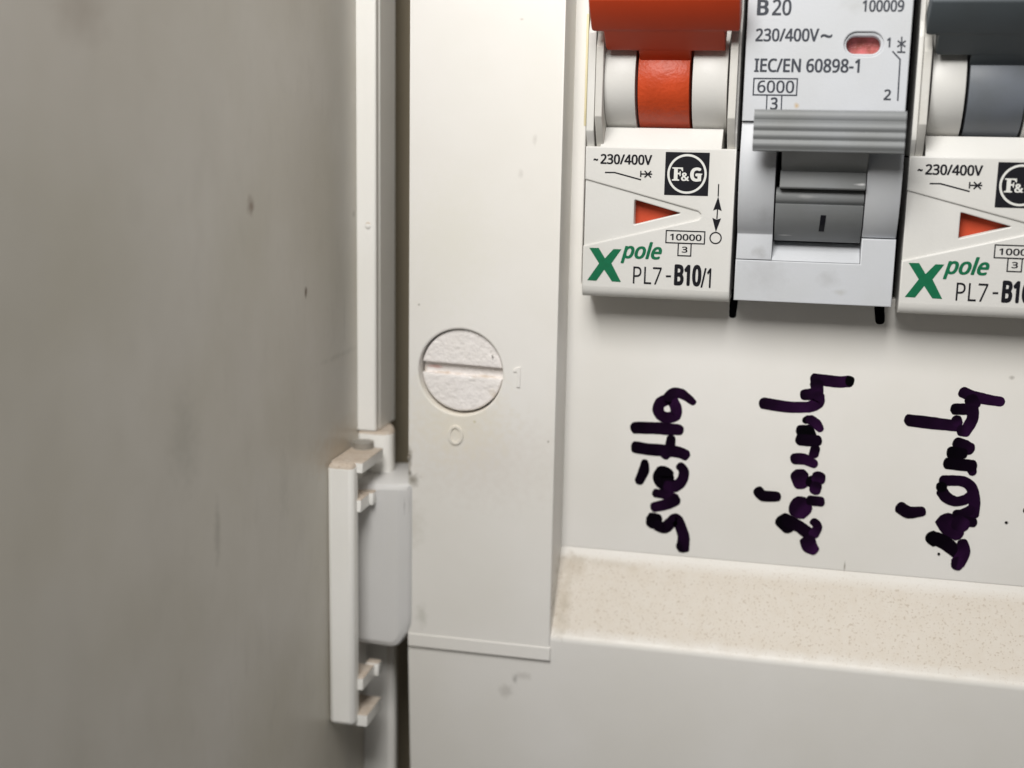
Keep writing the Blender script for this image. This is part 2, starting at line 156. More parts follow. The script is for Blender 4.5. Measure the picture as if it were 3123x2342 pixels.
# ---------------------------------------------------------------- mesh helpers
def P3(x, u, d): return Vector((x*S, -d*S, u*S))
def link(name, me, m, parent=None, label=None, smooth=35, flat=False):
    me.materials.clear(); me.materials.append(m)
    me.set_sharp_from_angle(angle=math.radians(smooth))
    for p in me.polygons:            # true planes keep their own normal
        n = p.normal; m_ = max(abs(n.x), abs(n.y), abs(n.z))
        p.use_smooth = not ((flat and abs(n.y) > .9998) or (m_ > .9998 and p.area > 4e-6))
    o = bpy.data.objects.new(name, me); C.objects.link(o)
    if parent: o.parent = parent
    if label: o['label'] = label
    return o
def thing(name, label, cat, loc=(0, 0, 0), group=None):
    o = bpy.data.objects.new(name, None); C.objects.link(o); o.empty_display_size = .005
    o.location = P3(*loc); o['label'] = label; o['category'] = cat
    if group: o['group'] = group
    return o
def bm_mesh(bm, name):
    bmesh.ops.recalc_face_normals(bm, faces=bm.faces)
    me = bpy.data.meshes.new(name); bm.to_mesh(me); bm.free(); return me
def bevel(bm, w, ang=25, seg=2, only=None):
    if not w: return
    ed = [e for e in bm.edges if len(e.link_faces) == 2 and e.calc_face_angle(0) > math.radians(ang) and (only is None or only(e))]
    bmesh.ops.bevel(bm, geom=ed, offset=w*S, segments=seg, profile=.5, affect='EDGES', clamp_overlap=True)
def prism(name, prof, x0, x1, m, parent, bev=.1, label=None, seg=2, ang=25, smooth=35):
    """prof: (u, d) outline extruded along x"""
    bm = bmesh.new()
    a = [bm.verts.new(P3(x0, u, d)) for u, d in prof]; b_ = [bm.verts.new(P3(x1, u, d)) for u, d in prof]
    bm.faces.new(a); bm.faces.new(b_); n = len(prof)
    for i in range(n): bm.faces.new((a[i], a[(i+1) % n], b_[(i+1) % n], b_[i]))
    bmesh.ops.recalc_face_normals(bm, faces=bm.faces); bevel(bm, bev, ang, seg)
    return link(name, bm_mesh(bm, name), m, parent, label, smooth)
def vprism(name, prof, u0, u1, m, parent, bev=.1, label=None, seg=2, ang=25):
    """prof: (x, d) outline extruded along u"""
    bm = bmesh.new()
    a = [bm.verts.new(P3(x, u0, d)) for x, d in prof]; b_ = [bm.verts.new(P3(x, u1, d)) for x, d in prof]
    bm.faces.new(a); bm.faces.new(b_); n = len(prof)
    for i in range(n): bm.faces.new((a[i], a[(i+1) % n], b_[(i+1) % n], b_[i]))
    bmesh.ops.recalc_face_normals(bm, faces=bm.faces); bevel(bm, bev, ang, seg)
    return link(name, bm_mesh(bm, name), m, parent, label)
def box(name, x0, x1, u0, u1, d0, d1, m, parent, bev=.1, label=None, seg=2):
    return prism(name, [(u0, d0), (u1, d0), (u1, d1), (u0, d1)], x0, x1, m, parent, bev, label, seg)
def area(p): return sum(p[i][0]*p[(i+1) % len(p)][1]-p[(i+1) % len(p)][0]*p[i][1] for i in range(len(p)))
def rnd(pts, r, seg=4):
    """round the corners of an outline"""
    out = []; n = len(pts)
    for i in range(n):
        p = Vector(pts[i]); a = Vector(pts[i-1])-p; b_ = Vector(pts[(i+1) % n])-p
        ri = r[i] if isinstance(r, (list, tuple)) else r
        q = min(ri, a.length*.45, b_.length*.45)
        if q <= 0: out.append(tuple(p)); continue
        A = p+a.normalized()*q; B = p+b_.normalized()*q
        for k in range(seg+1):
            t = k/seg; out.append(tuple((1-t)**2*A+2*t*(1-t)*p+t*t*B))
    return out
def circ(cx, cy, rx, ry=None, n=48, a0=0, a1=2*math.pi):
    ry = ry or rx
    full = abs(a1-a0-2*math.pi) < 1e-6
    k = n if full else n+1
    return [(cx+rx*math.cos(a0+(a1-a0)*i/n), cy+ry*math.sin(a0+(a1-a0)*i/n)) for i in range(k)]
def rect(x0, x1, u0, u1): return [(x0, u0), (x1, u0), (x1, u1), (x0, u1)]
def curve_mesh(outlines, holes, half, bev):
    cu = bpy.data.curves.new('tmp', 'CURVE'); cu.dimensions = '2D'; cu.fill_mode = 'BOTH' if half > 0 else 'FRONT'
    cu.extrude = max(0, half-bev); cu.bevel_depth = bev; cu.bevel_resolution = 1; cu.offset = -bev
    for lst, sgn in ((outlines, 1), (holes, -1)):
        for pl in lst:
            if (area(pl) > 0) != (sgn > 0): pl = pl[::-1]
            s = cu.splines.new('POLY'); s.points.add(len(pl)-1); s.use_cyclic_u = True
            for q, p in zip(s.points, pl): q.co = (p[0], p[1], 0, 1)
    ob = bpy.data.objects.new('tmp', cu); C.objects.link(ob)
    dg = bpy.context.evaluated_depsgraph_get(); me = bpy.data.meshes.new_from_object(ob.evaluated_get(dg))
    bpy.data.objects.remove(ob); bpy.data.curves.remove(cu)
    return me
def plate(name, outlines, holes, d0, d1, m, parent, bev=.15, label=None, post=None, smooth=35):
    me = curve_mesh(outlines, holes, (d1-d0)/2, bev); mid = (d0+d1)/2
    bm = bmesh.new(); bm.from_mesh(me); bpy.data.meshes.remove(me)
    bmesh.ops.remove_doubles(bm, verts=bm.verts, dist=1e-4)
    if post: post(bm, mid)
    for v in bm.verts: v.co = P3(v.co.x, v.co.y, v.co.z+mid)
    return link(name, bm_mesh(bm, name), m, parent, label, smooth, True)
def printed(name, outlines, holes, d, m, parent, label=None):
    """flat print lying on a face at depth d"""
    me = curve_mesh(outlines, holes, 0, 0)
    for v in me.vertices: v.co = P3(v.co.x, v.co.y, d)
    return link(name, me, m, parent, label)
def seg_(p, q, w):
    p = Vector(p); q = Vector(q); t = (q-p).normalized()*0; n = (q-p).normalized().orthogonal()*w/2
    return [tuple(p+n), tuple(q+n), tuple(q-n), tuple(p-n)]
def lines(name, segs, w, d, m, parent, label=None):
    bm = bmesh.new()
    for i, (p, q) in enumerate(segs):
        bm.faces.new([bm.verts.new(P3(a, b_, d+.004*i)) for a, b_ in seg_(p, q, w)])
    return link(name, bm_mesh(bm, name), m, parent, label)
def text(name, s, x0, x1, u0, u1, d, m, parent, bold=0, shear=0, wide=0):
    """flat printed lettering fitted into the box x0..x1, u0..u1"""
    pen = 0; polys = []
    for ch in s:
        if ch == ' ': pen += 180; continue
        adv, pl = GLYPHS[ch]
        for q in pl: polys.append([((pen+x)/1000+shear*y/1000, y/1000) for x, y in q])
        pen += adv+wide
    cu = bpy.data.curves.new('t', 'CURVE'); cu.dimensions = '2D'; cu.fill_mode = 'BOTH'
    for pl in polys:
        sp = cu.splines.new('POLY'); sp.points.add(len(pl)-1); sp.use_cyclic_u = True
        for q, p in zip(sp.points, pl): q.co = (p[0], p[1], 0, 1)
    ob = bpy.data.objects.new('t', cu); C.objects.link(ob)
    dg = bpy.context.evaluated_depsgraph_get(); me = bpy.data.meshes.new_from_object(ob.evaluated_get(dg))
    bpy.data.objects.remove(ob); bpy.data.curves.remove(cu)
    bm = bmesh.new(); k = 0
    for sx, sy in ([(0, 0)] if not bold else [(0, 0), (bold, 0), (-bold, 0), (0, bold*.6), (0, -bold*.6), (bold*.7, bold*.45), (-bold*.7, bold*.45), (bold*.7, -bold*.45), (-bold*.7, -bold*.45)]):
        n0 = len(bm.verts); bm.from_mesh(me); bm.verts.ensure_lookup_table()
        for v in bm.verts[n0:]: v.co.x += sx; v.co.y += sy; v.co.z = k*.0015
        k += 1
    bm.to_mesh(me); bm.free()
    xs = [v.co.x for v in me.vertices]; ys = [v.co.y for v in me.vertices]
    ax, bx, ay, by = min(xs), max(xs), min(ys), max(ys)
    for v in me.vertices:
        v.co = P3(x0+(v.co.x-ax)/(bx-ax)*(x1-x0), u0+(v.co.y-ay)/(by-ay)*(u1-u0), d+v.co.z)
    return link(name, me, m, parent)
def arc(uc, dc, r, a0, a1, n=14):
    """arc of (u, d) points, angle 0 = straight out of the panel, positive = upwards"""
    return [(uc+r*math.sin(math.radians(a0+(a1-a0)*i/n)), dc+r*math.cos(math.radians(a0+(a1-a0)*i/n))) for i in range(n+1)]

# ---------------------------------------------------------------- enclosure behind everything
def structure(name, o): o['kind'] = 'structure'; o['label'] = name; return o
structure('beige inside of the wall box behind the cover', box('enclosure_back', -80, 60, -130, 60, -18, -16, enc, None, 0))

# ---------------------------------------------------------------- the cover of the distribution board
board = thing('distribution_board_cover', 'cream plastic cover of the fuse box with handwritten words under the breakers', 'electrical panel')
plate('breaker_field_panel', [rect(-27.3, 50, -49.36, 45)], [rnd([(-25.35, -17.0), (48, -17.0), (48, 40), (-25.35, 40)], .4)], -2, 0, cream, board, .12)
HX, HU = -38.85, -27.5
def pillar_post(bm, mid):
    bmesh.ops.bisect_plane(bm, geom=bm.verts[:]+bm.edges[:]+bm.faces[:], plane_co=(0, -60.95, 0), plane_no=(0, 1, 0), dist=1e-5)
    for v in bm.verts:
        if v.co.x > -28.2 and v.co.y > -62: v.co.x += (4.5-(v.co.z+mid))*.075
plate('side_pillar', [rect(-45.3, -27.2, -62.5, 45)], [circ(HX, HU, 5.17, n=72)], -7, 4.5, cream, board, .22, post=pillar_post)
prism('lower_frame', [(-49.36, -7), (-49.36, -.02), (-59.25, 3.90)]+arc(-60.15, 3.08, 1.22, 36, -3, 9)+[(-63, 4.2), (-78, 3.2), (-120, 0), (-120, -7)], -45.28, 50, cream, board, .0, smooth=50)
plate('pillar_foot', [rect(-45.2, -27.12, -62.62, -60.95)], [], 2.5, 4.62, cream, board, .11)
# turn lock
lk = plate('turn_lock', [circ(HX+.1, HU+.1, 4.92, n=72)], [], -3, 3.15, screwm, board, .1)
def halfmoon(sign):
    r = 4.97; h0 = .66; a = math.asin(h0/r)
    pts = circ(0, 0, r, n=36, a0=a, a1=math.pi-a)
    pts = [(x, y*sign) for x, y in pts]; t = math.radians(-1.8)
    pts = [(HX+.1+x*math.cos(t)-y*math.sin(t), HU+.15+x*math.sin(t)+y*math.cos(t)) for x, y in pts]
    return plate('lock_face', [rnd(pts, .35, 3) if False else pts], [], 2.0, 4.05, screwm, lk, .26)
halfmoon(1); halfmoon(-1)
# raised position marks
plate('raised_one', [rnd([(-31.98, -28.9), (-31.52, -28.9), (-31.48, -26.45), (-31.8, -26.45), (-32.35, -26.75), (-32.35, -27.1), (-31.94, -27.05)], .05, 1)], [], 4.4, 4.64, cream, board, .07)
plate('raised_zero', [circ(-39.35, -35.2, .98, 1.22, 40)], [circ(-39.35, -35.2, .55, .83, 40)], 4.4, 4.66, cream, board, .09)
box('sealant_bead', -25.60, -25.34, 1.5, 14, -1, .06, yellow, board, .05)
box('gap_shade_sheet', -25.3, 48, -16.9, 42, -3.2, -3, black, board, 0)  # added black sheet, keeps the gaps between the breakers dark

# marker pen writing on the panel
W1=[
([(-14.63,-30.11),(-15.45,-30.62),(-15.65,-31.5),(-15.16,-32.17),(-14.31,-32.3),(-13.57,-31.98),(-13.56,-31.12),(-14.02,-30.22),(-14.49,-29.94)],[1.27,1.27,1.27,1.27,1.27,1.27,1.27,1.27,1.27],0.75),
([(-14.64,-29.95),(-13.91,-29.28),(-12.84,-29.4),(-11.52,-30.29)],[1.09,1.16,1.12,0.74],0.5),
([(-18.4,-33.83),(-16.32,-33.72),(-14.49,-33.69),(-12.96,-33.71)],[1.34,1.39,1.39,1.18],0.35),
([(-18.23,-36.19),(-16.37,-36.34),(-14.37,-36.35),(-12.99,-36.44),(-12.14,-36.74)],[1.35,1.4,1.35,1.35,1.24],0.3),
([(-13.98,-34.75),(-14.11,-36.02),(-14.65,-37.01)],[0.97,1.18,1.07],0.3),
([(-17.01,-37.9),(-17.05,-38.93),(-17.61,-40.41)],[0.79,1.23,1.04],0.1),
([(-14.57,-39.06),(-14.7,-39.71),(-14.36,-40.32)],[2.07,2.38,2.07],0.05),
([(-12.77,-38.1),(-12.31,-38.73),(-12.46,-39.85),(-13.27,-40.71),(-14.19,-40.7)],[1.04,1.14,1.23,1.26,1.26],0.45),
([(-15.57,-41.69),(-14.46,-41.79),(-13.21,-42.17)],[1.02,1.06,1.15],0.5),
([(-13.05,-42.29),(-14.1,-42.93),(-15.7,-43.47)],[1.27,1.24,1.14],0.45),
([(-15.57,-44.83),(-15.62,-45.48)],[1.8,1.8],0.05),
([(-15.23,-45.69),(-14.29,-45.89),(-13.62,-45.26),(-13.02,-44.66),(-12.53,-45.29),(-12.01,-46.69),(-11.96,-47.82)],[1.29,1.35,1.29,1.26,1.29,1.32,1.45],0.3),
([(-12.25,-48.17),(-11.88,-47.98)],[1.36,1.54],0.3),
]
W2=[
([(2.13,-26.62),(3.65,-26.75),(5.08,-26.81),(6.07,-26.68)],[1.2,1.27,1.26,1.26],0.7),
([(6.04,-26.65),(6.19,-26.64)],[1.13,1.13],0),
([(2.45,-27.2),(2.61,-28.09)],[1.42,1.26],0.5),
([(1.09,-28.57),(2.31,-28.45),(2.91,-28.83)],[1.18,1.36,1.21],0.6),
([(2.61,-28.55),(2.77,-29.29),(1.97,-29.92)],[1.27,1.33,1.27],0.9),
([(-3.47,-29.85),(-1.52,-30.06),(0.23,-30.1),(1.82,-29.96)],[1.29,1.29,1.22,1.22],0.75),
([(1.62,-31.42),(1.66,-31.5)],[1.12,1.12],0),
([(1.91,-31.4),(2.67,-31.88),(3.22,-32.53)],[1.06,1.14,0.76],0.9),
([(0.86,-32.77),(2.0,-32.77)],[1.16,1.38],0.2),
([(1.58,-33.03),(1.75,-33.48)],[1.99,1.99],0),
([(0.9,-33.92),(2.07,-33.92),(3.01,-33.88)],[1.23,1.29,1.23],0.2),
([(2.78,-34.79),(2.61,-35.57)],[1.01,1.07],0.4),
([(0.45,-36.22),(1.62,-36.2),(2.82,-36.71)],[1.23,1.26,0.92],0.6),
([(1.15,-38.15),(1.43,-39.14)],[1.94,1.74],0.7),
([(2.51,-38.74),(2.81,-38.88)],[1.39,1.39],0.1),
([(3.37,-38.06),(3.35,-38.6)],[1.42,1.46],0.8),
([(3.15,-39.24),(3.02,-39.87)],[1.23,1.23],0.7),
([(1.23,-41.89),(1.84,-42.31)],[2.57,2.34],0.7),
([(2.51,-41.08),(3.83,-41.13)],[1.12,1.12],0.3),
([(-0.37,-43.76),(0.34,-44.48)],[1.88,1.76],0.05),
([(0.0,-43.72),(1.53,-44.38),(2.76,-45.22)],[1.42,1.33,1.42],0.2),
([(3.1,-43.58),(3.61,-44.2),(3.2,-45.18)],[0.91,0.94,1.13],0.7),
([(2.59,-46.02),(2.85,-46.63),(3.39,-47.06)],[1.71,1.77,1.26],0.8),
([(-3.49,-40.4),(-2.83,-40.94),(-1.2,-40.92)],[1.19,1.28,1.09],0.15),
]
W3=[
([(18.49,-27.17),(19.55,-27.58),(21.16,-27.85),(22.67,-28.01)],[1.22,1.25,1.15,0.98],0.7),
([(19.42,-27.93),(19.87,-28.58)],[1.42,1.22],0.3),
([(17.74,-29.15),(19.52,-29.08)],[1.22,1.22],0.3),
([(19.71,-29.1),(19.7,-30.3),(19.09,-31.63)],[1.19,1.22,1.19],0.7),
([(12.88,-30.76),(15.02,-30.91),(16.96,-31.03),(18.25,-31.05)],[1.28,1.35,1.25,1.25],0.5),
([(18.02,-30.24),(18.22,-30.74)],[1.03,1.03],0.6),
([(18.61,-31.58),(19.25,-31.62)],[1.2,1.2],0.7),
([(18.32,-33.01),(19.07,-33.35),(19.74,-33.65)],[1.24,1.44,1.38],0.3),
([(17.78,-34.23),(19.14,-34.21)],[1.38,1.14],0.05),
([(17.48,-35.5),(18.93,-35.53),(20.21,-35.57)],[1.28,1.31,1.28],0.1),
([(20.18,-36.13),(20.28,-36.38)],[0.97,0.86],0.3),
([(17.16,-37.55),(18.76,-37.42),(19.91,-37.72),(20.55,-38.71),(20.77,-39.92),(20.77,-41.33)],[1.18,1.15,1.15,1.18,1.18,1.11],0.5),
([(17.13,-38.82),(17.8,-39.55),(18.8,-39.87),(19.74,-39.57),(20.34,-38.99)],[1.23,1.23,1.09,1.09,1.05],0.4),
([(17.04,-38.12),(17.07,-38.47)],[1.12,1.12],0),
([(17.77,-42.2),(18.31,-42.95),(19.27,-43.75)],[2.05,2.05,1.49],0.7),
([(18.93,-41.48),(19.71,-41.24),(20.47,-40.65)],[1.16,1.16,0.99],0.3),
([(19.63,-42.13),(20.84,-42.17)],[1.16,1.09],0.2),
([(19.16,-42.35),(19.83,-42.64)],[1.76,1.58],0.6),
([(16.38,-44.28),(16.9,-44.68)],[1.49,1.49],0.0),
([(16.88,-44.41),(18.06,-44.93),(19.28,-45.89)],[1.5,1.53,1.35],0.1),
([(19.83,-44.68),(20.09,-45.81),(19.54,-47.12)],[1.13,1.31,1.49],0.8),
([(19.39,-47.22),(19.63,-47.25)],[1.5,1.5],0.8),
([(12.72,-41.09),(13.71,-41.57),(15.17,-41.34)],[1.35,1.35,1.06],0.3),
([(24.32,-41.86),(24.36,-41.93)],[0.25,0.25],0),
([(17.32,-46.25),(17.42,-46.28)],[0.28,0.28],0),
]
W4=[
([(26.61,-40.13),(27.16,-40.61)],[1.28,1.28],0.2),
]
TICKS = [([(-7.47,-16.95),(-7.47,-18.4),(-7.5,-19.75)],[.86,.92,.80],0.0)]
TICKS2 = [([(8.75,-16.95),(8.8,-18.2),(8.95,-19.6)],[1.05,1.12,1.0],0.0)]
def catmull(P, Wd):
    if len(P) == 2:
        k = 6; return [((1-i/k)*P[0][0]+i/k*P[1][0], (1-i/k)*P[0][1]+i/k*P[1][1]) for i in range(k+1)], [(1-i/k)*Wd[0]+i/k*Wd[1] for i in range(k+1)]
    out = []; ws = []
    Q = [P[0]]+list(P)+[P[-1]]
    for i in range(1, len(Q)-2):
        p0, p1, p2, p3 = Q[i-1:i+3]
        k = 7
        for j in range(k):
            t = j/k
            out.append(tuple(.5*((2*b_)+(-a+c_)*t+(2*a-5*b_+4*c_-d_)*t*t+(-a+3*b_-3*c_+d_)*t**3) for a, b_, c_, d_ in zip(p0, p1, p2, p3)))
            ws.append(Wd[i-1]*(1-t)+Wd[i]*t)
    out.append(P[-1]); ws.append(Wd[-1]); return out, ws
def writing(name, strokes, label):
    bm = bmesh.new(); lay = bm.verts.layers.float.new('ink'); d = .02
    for P, Wd, pu in strokes:
        if name != 'marker_tick': Wd = [q*1.08 for q in Wd]
        pts, ws = catmull(P, Wd); d += .0035; n = len(pts)
        L_, R_ = [], []
        ja = jb = 0
        for i, (p, w_) in enumerate(zip(pts, ws)):
            a = Vector(pts[max(0, i-1)]); b2 = Vector(pts[min(n-1, i+1)]); t = (b2-a).normalized(); nn = Vector((-t.y, t.x))
            ja = ja*.5+random.gauss(0, .012); jb = jb*.5+random.gauss(0, .012)
            v1 = bm.verts.new(P3(p[0]+nn.x*(w_/2+ja), p[1]+nn.y*(w_/2+ja), d)); v2 = bm.verts.new(P3(p[0]-nn.x*(w_/2+jb), p[1]-nn.y*(w_/2+jb), d))
            f = pu*(.35+.65*i/max(1, n-1)); v1[lay] = f; v2[lay] = f; L_.append(v1); R_.append(v2)
        for i in range(n-1): bm.faces.new((L_[i], L_[i+1], R_[i+1], R_[i]))
        for end in (0, 1):      # rounded, slightly chiselled ends
            p = Vector(pts[0 if not end else -1]); q = Vector(pts[1 if not end else -2]); t = (p-q).normalized(); nn = Vector((-t.y, t.x)); w_ = ws[0 if not end else -1]
            a, b2 = (L_[0], R_[0]) if not end else (L_[-1], R_[-1])
            va = Vector((a.co.x, a.co.z))/S-p; sgn = 1 if va.dot(nn) > 0 else -1
            cap = []
            for k in range(1, 7):
                th = math.pi*k/7; rr = w_/2*(1+random.gauss(0, .035))
                o2 = nn*sgn*math.cos(th)*rr+t*math.sin(th)*rr*.72
                v = bm.verts.new(P3(p.x+o2.x, p.y+o2.y, d)); v[lay] = a[lay]; cap.append(v)
            bm.faces.new([a]+cap+[b2])
    for f in bm.faces:
        f.normal_update()
        if f.normal.y > 0: f.normal_flip()
    me = bpy.data.meshes.new(name); bm.to_mesh(me); bm.free()
    return link(name, me, ink, board, label)
writing('handwritten_word', W1, 'black marker word reading světla')
writing('handwritten_word', W2, 'black marker word reading zásuvky, in the middle')
writing('handwritten_word', W3, 'black marker word reading zásuvky, at the right')
writing('handwritten_word', W4, 'edge of a further marker word cut by the frame')
writing('marker_tick', TICKS, None); writing('marker_tick', TICKS2, None)

# ---------------------------------------------------------------- one pole breakers with the drum toggle
def toggle_breaker(cx, cu, label, lever_m, drum_m, rating, sh):
    T = thing('circuit_breaker', label, 'circuit breaker', (cx, cu, 0), 'circuit breakers side by side in the fuse box')
    # body with the recessed wedge as its face, and the raised label face around the wedge
    def bend(bm, mid):
        for y in (-16.4, -16.8, -17.15, -17.4):
            bmesh.ops.bisect_plane(bm, geom=bm.verts[:]+bm.edges[:]+bm.faces[:], plane_co=(0, y, 0), plane_no=(0, 1, 0), dist=1e-5)
        for v in bm.verts:
            if v.co.y < -16.4 and v.co.z+mid > 3:
                t = min(1, (-16.4-v.co.y)/1.25); v.co.z -= 1.0*(1-math.sqrt(max(0, 1-t*t*.96)))
    tri = rnd([(-2.67, -6.55), (-2.68, -9.33), (2.55, -7.9)], [.15, .15, .22], 3)
    plate('body', [rect(-8.28, 8.28, -17.58, -1.0)], [tri], -3, 5.27, white, T, .12, post=bend)
    wedge = [(-8.33, -.78), (8.33, -.78), (8.33, -17.62), (-8.33, -17.62), (-8.33, -11.9), (4.5, -8.5), (4.75, -8.25), (4.75, -7.9), (4.4, -7.6), (-8.33, -4.40)]
    plate('label_face', [wedge], [], 4.6, 5.5, white, T, .16, post=bend)
    plate('trip_indicator', [rect(-3.2, 3.2, -9.8, -6.2)], [], 3.0, 3.9, redwin, T, 0)
    prism('front_lip', [(-.86, 5.46), (1.35, 3.5), (1.35, -3), (-.86, -3)], -6.72, 6.68, white, T, .08)
    for x0, x1, o0, o1 in ((-7.42, -6.62, -8.3, -7.44), (7.02, 7.86, 7.88, 8.3)):
        x0 += sh; x1 += sh
        prism('flange', [(-.80, 5.0), (2.47, 7.1), (9.9, 7.1), (11.3, 6.2), (45, 6.2), (45, -3), (-.80, -3)], x0, x1, greyflange, T, .08)
        if sh < 0 and o0 < 0: o1 = x0-.02
        prism('side_wall', [(-.81, 4.9), (.9, 5.9), (11.5, 5.9), (13.0, 5.2), (45, 5.2), (45, -3), (-.81, -3)], o0, o1 if o0 < 0 else o1, white, T, .1)
    dr = [q for q in arc(6.6, .55, 5.75, 90, -78, 30)]+[(0.2, -2.5), (12, -2.5)]
    for x0, x1 in ((-6.5, -3.12), (3.12, 6.85)):
        prism('drum_ring', dr, x0+sh*.6, x1+sh*.6, white, T, .06, ang=40)
    dr = [q for q in arc(6.6, .55, 5.6, 80, -70, 30)]+[(1.2, -2.5), (12, -2.5)]
    prism('drum_centre', dr, -2.80+sh*.5, 2.80+sh*.5, drum_m, T, .05, ang=40)
    # lever: a T shaped paddle standing out from the drum, seen from below
    lv = []
    A = Vector((8.86, 6.15)); B = Vector((14.15, 12.7)); dr_ = (B-A).normalized(); up_ = Vector((dr_.y, -dr_.x)); up_ = -up_ if up_.x < 0 else up_
    Ln = (B-A).length
    out = [(-2.8, -.9), (2.8, -.9), (2.8, .95), (6.48, .95), (6.48, 3.85), (8.05, 3.9), (8.1, Ln), (-7.55, Ln), (-7.65, 3.85), (-6.35, 3.85), (-6.35, .95), (-2.8, .95)]
    out = rnd(out, [0, 0, .12, .15, .1, .25, .2, .2, .45, .1, .45, .1], 3)
    me = curve_mesh([out], [], 1.3, .18)
    bm = bmesh.new(); bm.from_mesh(me); bmesh.ops.remove_doubles(bm, verts=bm.verts, dist=1e-4)
    for v in bm.verts:
        x, s_, t_ = v.co.x, v.co.y, v.co.z+1.3
        k = 0
        if s_ > Ln-1.0 and t_ < 1.0: k = .35*((s_-(Ln-1.0))/1.0)**2     # rounded nose
        q = A+dr_*(s_)+up_*(t_+k)
        v.co = P3(x+sh*.9, q.x, q.y)
    link('lever', bm_mesh(bm, 'lever'), lever_m, T)
    # printing
    d = 5.53
    text('voltage_print', '~', -7.41, -6.89, -2.36, -2.10, d, printk, T, bold=.03)
    text('voltage_print', '230/400V', -6.63, -.85, -2.70, -1.58, d, printk, T, bold=.026)
    lines('contact_symbol', [((-6.07, -3.62), (-4.99, -3.6)), ((-5.03, -3.59), (-2.0, -4.33)), ((-2.06, -3.34), (-2.05, -4.02)), ((-2.07, -3.69), (-.78, -3.68)), ((-1.64, -3.34), (-.90, -4.04)), ((-1.62, -4.05), (-.92, -3.35))], .145, d, printk, T)
    lg = printed('maker_logo', [rnd(rect(.62, 5.45, -5.92, -1.22), .04, 1)], [], d, printk, T)
    printed('logo_ring', [circ(3.05, -3.57, 2.16, n=56)], [circ(3.05, -3.57, 1.92, n=56)], d+.012, printw, lg)
    F = [(1.42, -4.33), (2.22, -4.33), (2.22, -4.2), (2.03, -4.16), (2.03, -3.62), (2.22, -3.64), (2.26, -3.82), (2.36, -3.82), (2.36, -3.28), (2.26, -3.28), (2.22, -3.46), (2.03, -3.46), (2.03, -3.03), (2.38, -3.06), (2.52, -3.28), (2.62, -3.28), (2.58, -2.88), (1.42, -2.88), (1.42, -3.0), (1.62, -3.04), (1.62, -4.16), (1.42, -4.2)]
    printed('logo_letter', [F], [], d+.012, printw, lg)
    text('logo_letter', '&', 2.42, 3.32, -4.34, -3.42, d+.016, printw, lg, bold=.03)
    text('logo_letter', 'G', 3.40, 4.62, -4.38, -2.84, d+.012, printw, lg, bold=.05)
    printed('logo_letter', [[(4.08, -3.50), (4.72, -3.50), (4.72, -3.62), (4.62, -3.66), (4.62, -4.32), (4.36, -4.32), (4.36, -3.66), (4.08, -3.62)]], [], d+.02, printw, lg)
    lines('position_symbol', [((6.56, -4.58), (6.57, -5.92)), ((6.57, -7.3), (6.55, -8.4))], .13, d, printk, T)
    printed('position_symbol', [[(6.58, -5.92), (7.03, -7.5), (6.56, -7.28), (6.10, -7.46)]], [], d+.01, printk, T)
    printed('position_symbol', [[(6.50, -9.82), (6.05, -8.28), (6.53, -8.46), (7.0, -8.30)]], [], d+.01, printk, T)
    printed('position_symbol', [circ(6.51, -10.48, .68, n=36)], [circ(6.51, -10.48, .54, n=36)], d, printk, T)
    printed('breaking_capacity_box', [rect(.97, 5.37, -11.25, -9.77)], [rect(1.10, 5.24, -11.12, -9.90)], d, printk, T)
    text('breaking_capacity_print', '10000', 1.47, 4.98, -10.88, -10.16, d, printk, T, bold=.018)
    printed('class_box', [rect(2.37, 3.92, -12.64, -11.22)], [rect(2.50, 3.79, -12.51, -11.256)], d+.006, printk, T)
    text('class_print', '3', 2.85, 3.48, -12.22, -11.55, d, printk, T, bold=.018)
    X = [(-7.59, -12.08), (-6.51, -12.06), (-5.76, -13.2), (-4.83, -12.12), (-3.92, -12.11), (-5.0, -13.75), (-3.85, -15.81), (-4.88, -15.79), (-5.80, -14.5), (-6.66, -15.78), (-7.72, -15.77), (-6.42, -13.80)]
    printed('series_letter', [X], [], d, green, T)
    text('series_print', 'pole', -3.97, .66, -13.68, -11.18, d, green, T, bold=.028, shear=.28)
    text('type_print', 'PL7', -2.50, .70, -15.92, -13.98, d, printk, T, bold=.0)
    lines('type_print', [((1.20, -14.95), (1.77, -14.93))], .22, d, printk, T)
    text('rating_print', rating, 2.12, 5.15, -15.95, -13.52, d, printk, T, bold=.045)
    text('pole_count_print', '/1', 5.10, 6.22, -16.05, -13.85, d, printk, T, bold=.018)
    return T
toggle_breaker(-16.03, 0, 'white breaker with an orange lever, next to the cream side pillar', red, orange, 'B10', .22)
toggle_breaker(18.72, -.33, 'white breaker with a dark slate lever, cut off by the right edge', slate, slate_drum, 'B16', -.35)

# ---------------------------------------------------------------- middle breaker
B2 = thing('circuit_breaker', 'pale grey breaker with a ribbed grey handle, between the orange and the slate levers', 'circuit breaker', (1.3, 0, 0), 'circuit breakers side by side in the fuse box')
ox = -1.3
capR = circ(4.84+ox, 10.2, 1, n=1)
def capsule(x0, x1, u0, u1, n=12):
    r = (u1-u0)/2; c_ = (u0+u1)/2
    return circ(x1-r, c_, r, n=n, a0=-math.pi/2, a1=math.pi/2)+circ(x0+r, c_, r, n=n, a0=math.pi/2, a1=3*math.pi/2)
plate('label_face', [rect(-7.2+ox, 9.50+ox, 2.22, 45)], [capsule(2.87+ox, 6.83+ox, 8.98, 11.44)], 2, 7.5, cool, B2, .12)
plate('window_rim', [capsule(2.80+ox, 6.90+ox, 8.9, 11.5)], [capsule(3.11+ox, 6.55+ox, 9.24, 11.02)], 3, 7.25, cool, B2, .2)
